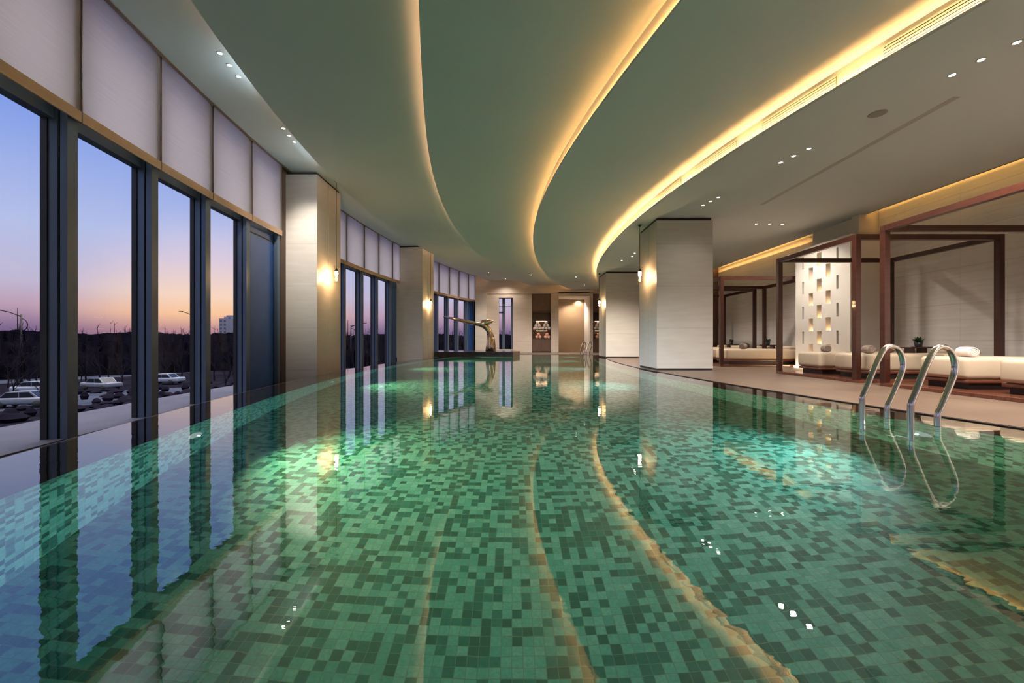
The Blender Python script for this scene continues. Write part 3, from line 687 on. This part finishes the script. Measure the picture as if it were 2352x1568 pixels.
e = empty('waterfall_sculpture', ((1125-CX)*sc, YS, zt)); tag(e, 'polished metal waterfall sculpture like a bent wing on the dark platform', 'sculpture')
m = MB()
secs = [ # left edge px, right edge px with depth at the two edges
 ((1114.5,807),(1138,807),.16),((1116,795),(1138.5,795),.16),((1119,780),(1137,780),.13),((1119.5,770),(1133.5,768),.11),((1117,761),(1129,757),.12),((1110,754),(1123,748),.18),((1100,749.5),(1112,741),.26),((1085,746),(1094,738.5),.30),((1065,741.5),(1070,733.5),.30),((1042,734.5),(1044,728.5),.24),((1019,728.5),(1020,725.5),.10)]
vs = []; n = 10
for (a, b, d) in secs:
    A = Vector(SP(*a)); B = Vector(SP(*b)); c = (A+B)/2; h = (B-A)/2
    for j in range(n):
        t = 2*math.pi*j/n; vs.append(c + h*math.cos(t) + Vector((0, d*math.sin(t), 0)))
fs = []
for i in range(len(secs)-1):
    for j in range(n): a = i*n+j; b = i*n+(j+1) % n; fs.append((a,b,b+n,a+n))
fs += [tuple(range(n)), tuple((len(secs)-1)*n+j for j in range(n-1,-1,-1))]
m.add(vs, fs, 0, True); m.build('curved_trunk', M['bronze'], e)
m = MB(); vs = []
for (a, b, d) in [((1100,749),(1101,741),.18),((1108,752),(1106,735),.22),((1117,750),(1113,732.5),.22),((1127,744),(1122,732),.18),((1134,738),(1131,734),.06)]:
    A = Vector(SP(*a)); B = Vector(SP(*b)); c = (A+B)/2; h = (B-A)/2
    for j in range(n):
        t = 2*math.pi*j/n; vs.append(c + h*math.cos(t) + Vector((0, d*math.sin(t), 0)))
fs = []
for i in range(4):
    for j in range(n): a = i*n+j; b = i*n+(j+1) % n; fs.append((a,b,b+n,a+n))
fs += [tuple(range(n)), tuple(4*n+j for j in range(n-1,-1,-1))]
m.add(vs, fs, 0, True); m.build('wing_tip', M['bronze'], e)

# ------------------------------------------------------------------ pendants, downlights, speaker
bulb = emit('bulb_glow', (1,.66,.34), 55)
def pendant(x, y, ztop, label, pw=9):
    e = empty('pendant_lamp', (x, y, 2.40)); tag(e, label, 'pendant lamp', 'glass cylinder pendant lamps'); H = ztop-2.40
    m = MB(); m.lathe([(0,H),(.05,H),(.05,H-.015),(.012,H-.05),(0,H-.05)], 16); m.build('ceiling_rose', M['metal_d'], e)
    m = MB(); m.tube([(0,0,H-.03),(0,0,.40)], .007, 6); m.build('cord', M['metal_d'], e)
    m = MB(); m.lathe([(.062,0),(.062,.50),(.058,.50),(.058,0),(.062,0)], 20); m.build('glass_cylinder', M['lampglass'], e)
    m = MB(); m.lathe([(0,.42),(.02,.42),(.045,.36),(.045,.34),(0,.34)], 16); m.build('socket', M['metal_d'], e)
    m = MB(); m.lathe([(0,.34),(.04,.34),(.045,.27),(.03,.20),(0,.15)], 16); m.build('bulb', bulb, e)
    l = bpy.data.lights.new('pendant_glow', 'POINT'); l.energy = pw; l.color = (1,.60,.26); l.shadow_soft_size = .05
    lo = bpy.data.objects.new('pendant_glow', l); COL.objects.link(lo); lo.parent = e; lo.location = (0,0,.10)
pendant(-4.94, 11.62, ZA, 'glass pendant lamp beside the nearest window side column', 16)
pendant(-3.97, 20.2, ZA, 'glass pendant lamp beside the second window side column', 16)
pendant(3.62, 11.7, ZR, 'glass pendant lamp beside the nearer deck column', 9)
pendant(4.24, 20.05, ZR, 'glass pendant lamp beside the further deck column', 10)
dl_lens = emit('downlight_lens', (1,.86,.68), 9)
dl = None
def downlight(x, y, z, label, group, on=True, pw=14, aim=None):
    global dl
    if dl is None:
        e = empty('downlight', (x,y,z))
        m = MB(); m.lathe([(.032,-.001),(.047,-.001),(.047,-.005),(.040,-.008),(.032,-.003)], 20); m.build('trim_ring', M['paint'], e)
        m = MB(); m.lathe([(0,-.003),(.033,-.003)], 20); m.build('lens', dl_lens, e); dl = e
    else: e = copy_tree(dl, (x,y,z))
    tag(e, label, 'downlight', group)
    if on:
        l = bpy.data.lights.get('downlight_beam_%g' % pw) or bpy.data.lights.new('downlight_beam_%g' % pw, 'SPOT'); l.energy = pw; l.color = (1,.88,.76); l.spot_size = R_(135); l.spot_blend = .7; l.shadow_soft_size = .04
        lo = bpy.data.objects.new('downlight_beam', l); COL.objects.link(lo); lo.location = (x,y,z-.02)
        if aim:
            l2 = bpy.data.lights.get('aimed_fill_beam_%g' % pw) or bpy.data.lights.new('aimed_fill_beam_%g' % pw, 'SPOT'); l2.energy = pw; l2.color = (1,.92,.82) if pw < 200 else (.80,.92,1); l2.spot_size = R_(52); l2.spot_blend = .9; l2.shadow_soft_size = .08  # aimed fill beams are added; the cool ones stand in for window daylight
            lo.data = l2; lo.location.z = z-.12; lo.rotation_euler = (Vector(aim)-lo.location).to_track_quat('-Z','Y').to_euler()
    return e
groups = [([(2336,97),(2254,137),(2187,172)], ZR, 'ceiling downlight in the trio above the nearest cabana', 'downlight trio above the nearest cabana', 190),
 ([(1858,341),(1823,358),(1793,373)], ZR, 'ceiling downlight in the middle trio over the deck', 'middle downlight trio over the deck', 90),
 ([(1650,453),(1632,462),(1615,471)], ZR, 'ceiling downlight in the trio just before the deck column', 'downlight trio before the deck column', 6),
 ([(1737,514),(1768,514),(1797,515)], ZR, 'ceiling downlight in the trio above the third cabana', 'downlight trio above the third cabana', 70),
 ([(1428,598),(1452,588.7),(1458,581)], ZR, 'ceiling downlight between the two deck columns', 'downlights between the two deck columns', 260),
 ([(505,122),(527,150),(548,176)], ZA, 'ceiling downlight in the trio above the third window', 'near downlight trio on the window side', 220),
 ([(651,295),(664,311),(676,326)], ZA, 'ceiling downlight in the trio before the nearest window column', 'downlight trio before the window column', 200)]
for pts, z, lab, grp, pw in groups:
    for px, py in pts:
        x, y = at_z(px, py, z); downlight(x, y, z, lab, grp, pw=pw if z < 5 else (2300 if y < 7 else (170 if px < 655 else 900)), aim=None if z < 5 else ((3.8,12.5,2.0) if y < 7 else ((-5.6,13,1.5) if px < 655 else (4.5,21,1.5))))
for px, py, z, lab in ((1122,625.5,ZB,'leftmost of the small far ceiling downlights'),(1161,640,ZB,'far ceiling downlight nearest the narrow end window'),(1220,631,ZC,'far ceiling downlight above the left shelves'),
                  (1323,636,ZD,'far ceiling downlight above the central recess'),(1342,654,ZD,'far ceiling downlight closest to the end wall')):
    x, y = at_z(px, py, z); y = min(y, YW-.6); downlight(x, y, z, lab, None, pw=320 if y < 26 else 60)
x, y = at_z(2016, 261, ZR)
m = MB(); m.lathe([(0,-.012),(.08,-.012),(.10,-.009),(.115,-.002),(.115,0)], 28); o = m.build('ceiling_speaker', mat('speaker_grille', (.30,.29,.27), .7)); o.location = (x,y,ZR); tag(o, 'round grey ceiling speaker above the cabana deck', 'speaker')
x0, y0 = at_z(2190, 222, ZR); x1, y1 = at_z(1745, 470, ZR)
m = MB(); m.add([(x0,y0,ZR-.002),(x0+.10,y0,ZR-.002),(x1+.10,y1,ZR-.002),(x1,y1,ZR-.002),(x0,y0,ZR+.03),(x0+.10,y0,ZR+.03),(x1+.10,y1,ZR+.03),(x1,y1,ZR+.03)], [(0,1,2,3),(0,1,5,4),(1,2,6,5),(2,3,7,6),(3,0,4,7)])
struct(m.build('trim_5', mat('joint_grey', (.42,.42,.39), .8)), 'faint long joint strip in the deck ceiling', 'trim')
# unseen fill lamps added beside and behind the viewpoint to brighten deck and wall
for x, y in ((6.2,1.5),(6.2,-2.0),(7.8,2.6),(7.8,-1.0)): downlight(x, y, ZR, 'added fill downlight over the deck, out of view beside the viewpoint', 'added fill downlights beside the viewpoint', pw=380)
# recess lamp
for x, y, pw in ((X_at(1319), YW+1.4, 150), (X_at(1340), YW+2.0, 60)):
    downlight(x, y, Z_at(680), 'small downlight in the lit central recess', 'downlights in the central recess', pw=pw)
# underwater lamps along both sides of the basin; beams added to light pool and ceiling
plens = emit('pool_lamp_lens', (.75,1,.92), .22)
pl = bpy.data.lights.new('underwater_fill', 'SPOT'); pl.energy = 235; pl.color = (.84,.93,1.05); pl.spot_size = R_(120); pl.spot_blend = 1; pl.shadow_soft_size = .012
plw = pl.copy(); plw.color = (1,.88,.55); plw.energy = 330
for side in (1, -1):
    for i, y in enumerate((-1.5, 3.95, 8.6, 13.2, 17.8, 22.2)):
        x = copin(y)-.004 if side > 0 else arc_x(RLED, y)+.004
        m = MB(); m.lathe([(0,.022),(.07,.022),(.085,.016),(.10,0)], 24, M=Matrix.Rotation(R_(-90*side),4,'Y')); o = m.build('pool_light', plens); o.location = (x,y,-.62)
        if side > 0 and i == 1: tag(o, 'round pale underwater lamp below the foreground ladder', 'lamp')
        else: tag(o, 'round underwater lamp set in the tiled side of the pool', 'lamp', 'underwater pool lamps')
        lo = bpy.data.objects.new('underwater_fill', pl if side > 0 else plw); COL.objects.link(lo); lo.location = (x-side*.05, y, -.62); lo.rotation_euler = (R_(100), 0, R_(90*side))

# ------------------------------------------------------------------ outside
ZG = -5.2
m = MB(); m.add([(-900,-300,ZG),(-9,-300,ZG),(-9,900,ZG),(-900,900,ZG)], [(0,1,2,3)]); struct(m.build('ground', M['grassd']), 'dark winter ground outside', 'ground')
def OP(px, py): return at_z(px, py, ZG)
m = MB()
for q in ([(-400,905),(620,846),(900,836),(-400,862)], [(-900,1010),(560,905),(620,880),(-400,930)]):
    pts = [OP(*p) for p in q]; m.add([(x,y,ZG+.03) for x,y in pts], [(0,1,2,3)])
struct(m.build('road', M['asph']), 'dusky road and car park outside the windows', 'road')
def car_proto(paint):
    e = empty('parked_car', (0,0,0))
    m = MB(); m.rbox(-2.2, 2.2, -.88, .88, .30, .92, .18, 4); 
    b = [(-1.55,.85),(-.95,1.42),(.75,1.45),(1.35,.90)]; t = [(x,y,z) for y, s in ((-.74,0),(.74,0)) for x, z in b]
    m.add(t, [(0,1,2,3),(7,6,5,4),(0,4,5,1),(1,5,6,2),(2,6,7,3)], 0, False); m.build('body', paint, e)
    m = MB()
    for s in (-1,1):
        m.add([(-1.35,s*.75,.92),(-.92,s*.75,1.36),(-.05,s*.75,1.38),(-.05,s*.75,.92)], [(0,1,2,3)]); m.add([(.03,s*.75,.92),(.03,s*.75,1.38),(.70,s*.75,1.39),(1.15,s*.75,.92)], [(0,1,2,3)])
    m.add([(-1.53,-.66,.90),(-1.53,.66,.90),(-.99,.62,1.40),(-.99,-.62,1.40)], [(0,1,2,3)]); m.add([(1.34,-.66,.93),(1.34,.66,.93),(.79,.62,1.42),(.79,-.62,1.42)], [(0,1,2,3)])
    m.build('window_glass', M['carglass'], e)
    for x in (-1.35, 1.35):
        for s in (-1, 1):
            m = MB(); m.lathe([(0,-.1),(.32,-.1),(.34,0),(.32,.1),(0,.1)], 16, M=Matrix.Translation((x,s*.80,.33)) @ Matrix.Rotation(R_(90),4,'X')); m.build('wheel', M['tyre'], e)
    return e
cw, cd = None, None
CARS = [(75,862,0,.35,'pale car seen through the nearest window pane'),(262,853,0,.2,'white car seen through the second pane, right of a similar one'),(203,851,0,.2,'pale car seen through the second pane, left of a brighter one'),
        (14,866,0,.3,'pale car at the left edge of the nearest window pane'),(233,895,1,-.4,'grey car parked closer to the building in the second pane'),(380,882,0,.1,'pale car low in the third window pane'),(60,935,1,.5,'dark grey car low in the nearest window pane'),(88,905,0,.2,'white car parked behind a bare tree in the nearest pane'),(520,845,1,.3,'grey car far off in the fourth pane')]
for px, py, k, rz, lab in CARS:
    x, y = OP(px, py); rr = rz*.5
    if k == 0:
        if cw is None: cw = car_proto(M['carw']); cw.location = (x,y,ZG+.04); cw.rotation_euler = (0,0,rr); o = cw
        else: o = copy_tree(cw, (x,y,ZG+.04), rr)
    else:
        if cd is None: cd = car_proto(M['card']); cd.location = (x,y,ZG+.04); cd.rotation_euler = (0,0,rr); o = cd
        else: o = copy_tree(cd, (x,y,ZG+.04), rr)
    tag(o, lab, 'car', 'cars parked outside')
def tree_mesh(seed, H=8.0, spread=.5):
    rnd = random.Random(seed); m = MB()
    def br(p, d, ln, r, lv):
        q = p + d*ln; mid = p + d*ln*.5 + Vector((rnd.uniform(-1,1),rnd.uniform(-1,1),0))*ln*.05
        m.tube([p, mid, q], [r, r*.8, r*.55], 4 if lv > 1 else 6, caps=False)
        if lv >= 4: return
        nb = 4 if lv == 0 else 3
        for k in range(nb+1):
            t = rnd.uniform(.45, 1) if k < nb else 1
            a = rnd.random()*6.28; s = rnd.uniform(.35,.8)*(spread+.5) if k < nb else .15
            nd = (d + Vector((math.cos(a)*s, math.sin(a)*s, rnd.uniform(0,.25)))).normalized()
            br(p+(q-p)*t, nd, ln*rnd.uniform(.5,.72), r*.5, lv+1)
    br(Vector((0,0,0)), Vector((0,0,1)), H*.38, H*.014, 0); return m
tmesh = []
for k in range(4):
    m = tree_mesh(40+k, 8+k*.6, .45+.1*k); o = m.build('bare_tree', M['bark']); tmesh.append(o)
tr = random.Random(5); first = [True]*4
TG = 'bare winter trees beyond the car park'
for i in range(60):
    k = i % 4; px = -300 + 1420*i/59 + tr.uniform(-8,8); D = 78 + 11*((i*7) % 3)/2 + tr.uniform(-1,1)
    an = math.atan((px-CX)/F); y = D*math.cos(an); x = D*math.sin(an)
    o = tmesh[k] if first[k] else tmesh[k].copy()
    if not first[k]: COL.objects.link(o)
    first[k] = False; o.location = (x, y, ZG); s = tr.uniform(.62,.98); o.scale = (s*1.1,s*1.1,s); o.rotation_euler = (0,0,tr.uniform(0,6.28))
    tag(o, 'bare dark winter tree standing in the row beyond the car park', 'tree', TG)
for px, D, s, lab in ((95,34,.62,'small bare tree close to the building in the nearest pane'),(30,40,.7,'bare tree at the left edge of the nearest pane'),(518,46,.75,'bare tree close to the building in the fourth pane'),(345,52,.8,'bare tree low behind the third mullion')):
    y = D; x = (px-CX)*y/F; o = tmesh[1].copy(); COL.objects.link(o); o.location = (x,y,ZG); o.scale = (s*.9,s*.9,s*.72); tag(o, lab, 'tree')
# distant woods: uncountable mass
m = MB(); wr = random.Random(11)
for D, hh in ((160, 8.6), (125, 6.0), (100, 4.0)):
    n = 420; A = []; B = []; Cc = []
    for i in range(n):
        th = R_(-96 + 112*i/(n-1)); d = D*(1+.03*wr.random()); h = hh*(.96+.05*wr.random()+.04*math.sin(i*.21+D))
        A.append((d*math.sin(th), d*math.cos(th), ZG)); B.append((d*math.sin(th), d*math.cos(th), ZG+h)); Cc.append(((d+8)*math.sin(th), (d+8)*math.cos(th), ZG+h*.9))
    m.strip(A, B); m.strip(B, Cc)
for i in range(1500):
    th = R_(wr.uniform(-72, 12)); d = wr.uniform(118, 158); x, y = d*math.sin(th), d*math.cos(th); h = 5.4 + 3.2*(d-118)/40 + wr.random()**3*3.0; r = .045
    m.tube([(x,y,ZG+h-4),(x+wr.uniform(-.5,.5),y,ZG+h)], [r*2, r*.6], 3, caps=False)
    for q in range(3):
        z_ = ZG+h-wr.uniform(.4,2.6); m.tube([(x,y,z_),(x+wr.uniform(-1.1,1.1),y,z_+wr.uniform(.3,1.1))], [r, r*.5], 3, caps=False)
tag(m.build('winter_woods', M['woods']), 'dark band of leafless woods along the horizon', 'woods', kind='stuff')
m = MB()
for i in range(900):
    th = R_(wr.uniform(-70, 8)); d = wr.uniform(45, 95); x, y = d*math.sin(th), d*math.cos(th)
    if x > -9 or d > 70: continue
    h = wr.uniform(.3, .9); r = wr.uniform(.3, .9)
    m.lathe([(0,h),(r*.5,h*.9),(r,h*.45),(r*.7,0)], 6, c=(x,y,ZG), smooth=False)
tag(m.build('undergrowth', M['woods']), 'low dark scrub between the car park and the woods', 'undergrowth', kind='stuff')
def building(px0, px1, D, py, label):
    y = D; xa, xb = (px0-CX)*y/F, (px1-CX)*y/F; zt = CZ+(CY-py)*y/F
    e = empty('apartment_block', (xa, y, ZG)); tag(e, label, 'building'); w = xb-xa; H = zt-ZG
    m = MB(); m.box(0, w, 0, 14, 0, H); m.box(w*.3, w*.45, 3, 6, H, H+1.6); m.build('walls', M['bldg'], e)
    nf = int(H/3)
    for k in range(max(2, int(w/4))):
        m = MB(); nx = max(2, int(w/4)); xx = w*(k+.5)/nx
        for f in range(1, nf): m.box(xx-.7, xx+.7, -.05, .05, f*3+.6, f*3+2.1)
        m.build('window_column', M['bwin'], e)
building(503, 521, 330, 731, 'lower grey apartment block on the horizon at the sunset')
building(520, 560, 345, 724, 'taller grey apartment block on the horizon at the sunset')
def street_lamp(px, D, ytop, armpx, armpy, label, loop=False):
    y = D; x = (px-CX)*y/F; H = CZ+(CY-ytop)*y/F-ZG; k = y/F
    e = empty('street_lamp', (x,y,ZG)); tag(e, label, 'street lamp', 'street lamps outside')
    m = MB(); m.tube([(0,0,0),(0,0,H)], [.16,.09], 8); m.build('pole', M['metal_d'], e)
    a = ((armpx-px)*k, 0, H+(ytop-armpy)*k)
    m = MB(); m.tube([(0,0,H-.3),(a[0]*.5,0,(H-.3+a[2])/2+.15),a], [.09,.07,.06], 6); m.rbox(a[0]-.5, a[0]+.3, -.12, .12, a[2]-.06, a[2]+.06, .03, 1); m.build('lamp_arm', M['metal_d'], e)
    if loop:
        m = MB(); m.tube([(.1,0,H-.6)]+[(.0+1.0*math.sin(t)*.9, 0, H-1.5+.9*math.cos(t)) for t in [i*math.pi/10 for i in range(11)]], .06, 6); m.tube([(-.55,0,H-2.4),(-.55,0,H+.9)], .05, 6); m.build('bracket', M['metal_d'], e)
street_lamp(49, 60, 722, -6, 711, 'street lamp with a looped bracket seen in the nearest pane', True)
street_lamp(447, 85, 724, 417, 715, 'street lamp arm reaching out beside the third mullion')
street_lamp(806, 75, 746, 838, 742, 'street lamp seen through the windows between the columns', True)

# ------------------------------------------------------------------ world
W = bpy.data.worlds.new('dusk'); S.world = W; W.use_nodes = True; nt = W.node_tree; nt.nodes.clear()
tc = N(nt, 'ShaderNodeTexCoord'); sp = N(nt, 'ShaderNodeSeparateXYZ'); L(nt, tc.outputs['Generated'], sp.inputs[0])
def lin(r, g, b): return tuple(((c/255)/12.92 if c/255 <= .04045 else ((c/255+.055)/1.055)**2.4) for c in (r,g,b))
def zz(el): return math.sin(R_(el))
fac = math_(nt, 'MAXIMUM', sp.outputs['Z'], 0.0)
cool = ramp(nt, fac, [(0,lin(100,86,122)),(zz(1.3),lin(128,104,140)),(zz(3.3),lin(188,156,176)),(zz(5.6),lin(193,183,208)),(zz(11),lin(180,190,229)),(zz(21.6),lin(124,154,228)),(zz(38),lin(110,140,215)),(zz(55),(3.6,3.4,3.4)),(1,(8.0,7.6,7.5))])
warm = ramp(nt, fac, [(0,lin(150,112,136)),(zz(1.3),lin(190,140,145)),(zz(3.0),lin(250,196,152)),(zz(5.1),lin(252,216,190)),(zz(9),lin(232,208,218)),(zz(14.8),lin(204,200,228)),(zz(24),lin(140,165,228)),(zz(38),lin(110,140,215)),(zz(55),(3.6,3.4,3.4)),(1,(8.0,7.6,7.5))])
sd = (math.sin(R_(-34.5)), math.cos(R_(-34.5)))
dt = math_(nt, 'ADD', math_(nt, 'MULTIPLY', sp.outputs['X'], sd[0]), math_(nt, 'MULTIPLY', sp.outputs['Y'], sd[1]))
mr = N(nt, 'ShaderNodeMapRange'); mr.inputs['From Min'].default_value = .962; mr.inputs['From Max'].default_value = 1.0; mr.interpolation_type = 'SMOOTHSTEP'; L(nt, dt, mr.inputs['Value'])
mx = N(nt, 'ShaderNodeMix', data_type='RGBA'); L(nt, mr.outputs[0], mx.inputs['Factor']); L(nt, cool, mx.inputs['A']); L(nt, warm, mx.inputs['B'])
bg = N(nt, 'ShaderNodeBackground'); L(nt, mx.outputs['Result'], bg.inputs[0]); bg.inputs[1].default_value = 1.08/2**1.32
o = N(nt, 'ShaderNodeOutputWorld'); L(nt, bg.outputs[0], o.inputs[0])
W.cycles.sampling_method = 'AUTOMATIC'

# ------------------------------------------------------------------ camera, view
cam = bpy.data.cameras.new('camera'); cam.sensor_width = 36; cam.lens = 36*F/2352; cam.clip_start = .05; cam.clip_end = 3000
co = bpy.data.objects.new('camera', cam); COL.objects.link(co); co.location = (0,0,CZ); co.rotation_euler = (R_(90),0,0); S.camera = co
S.view_settings.view_transform = 'Standard'; S.view_settings.look = 'None'; S.view_settings.gamma = 1; S.view_settings.use_curve_mapping = False
S.view_settings.exposure = 1.32
S.cycles.use_denoising = True
S.cycles.max_bounces = 7; S.cycles.diffuse_bounces = 3; S.cycles.glossy_bounces = 3; S.cycles.transmission_bounces = 4; S.cycles.transparent_max_bounces = 8
S.cycles.use_adaptive_sampling = True; S.cycles.adaptive_threshold = .04
S.cycles.caustics_reflective = False; S.cycles.caustics_refractive = True
S.cycles.sample_clamp_indirect = 6.0; S.cycles.sample_clamp_direct = 0; S.cycles.blur_glossy = .5
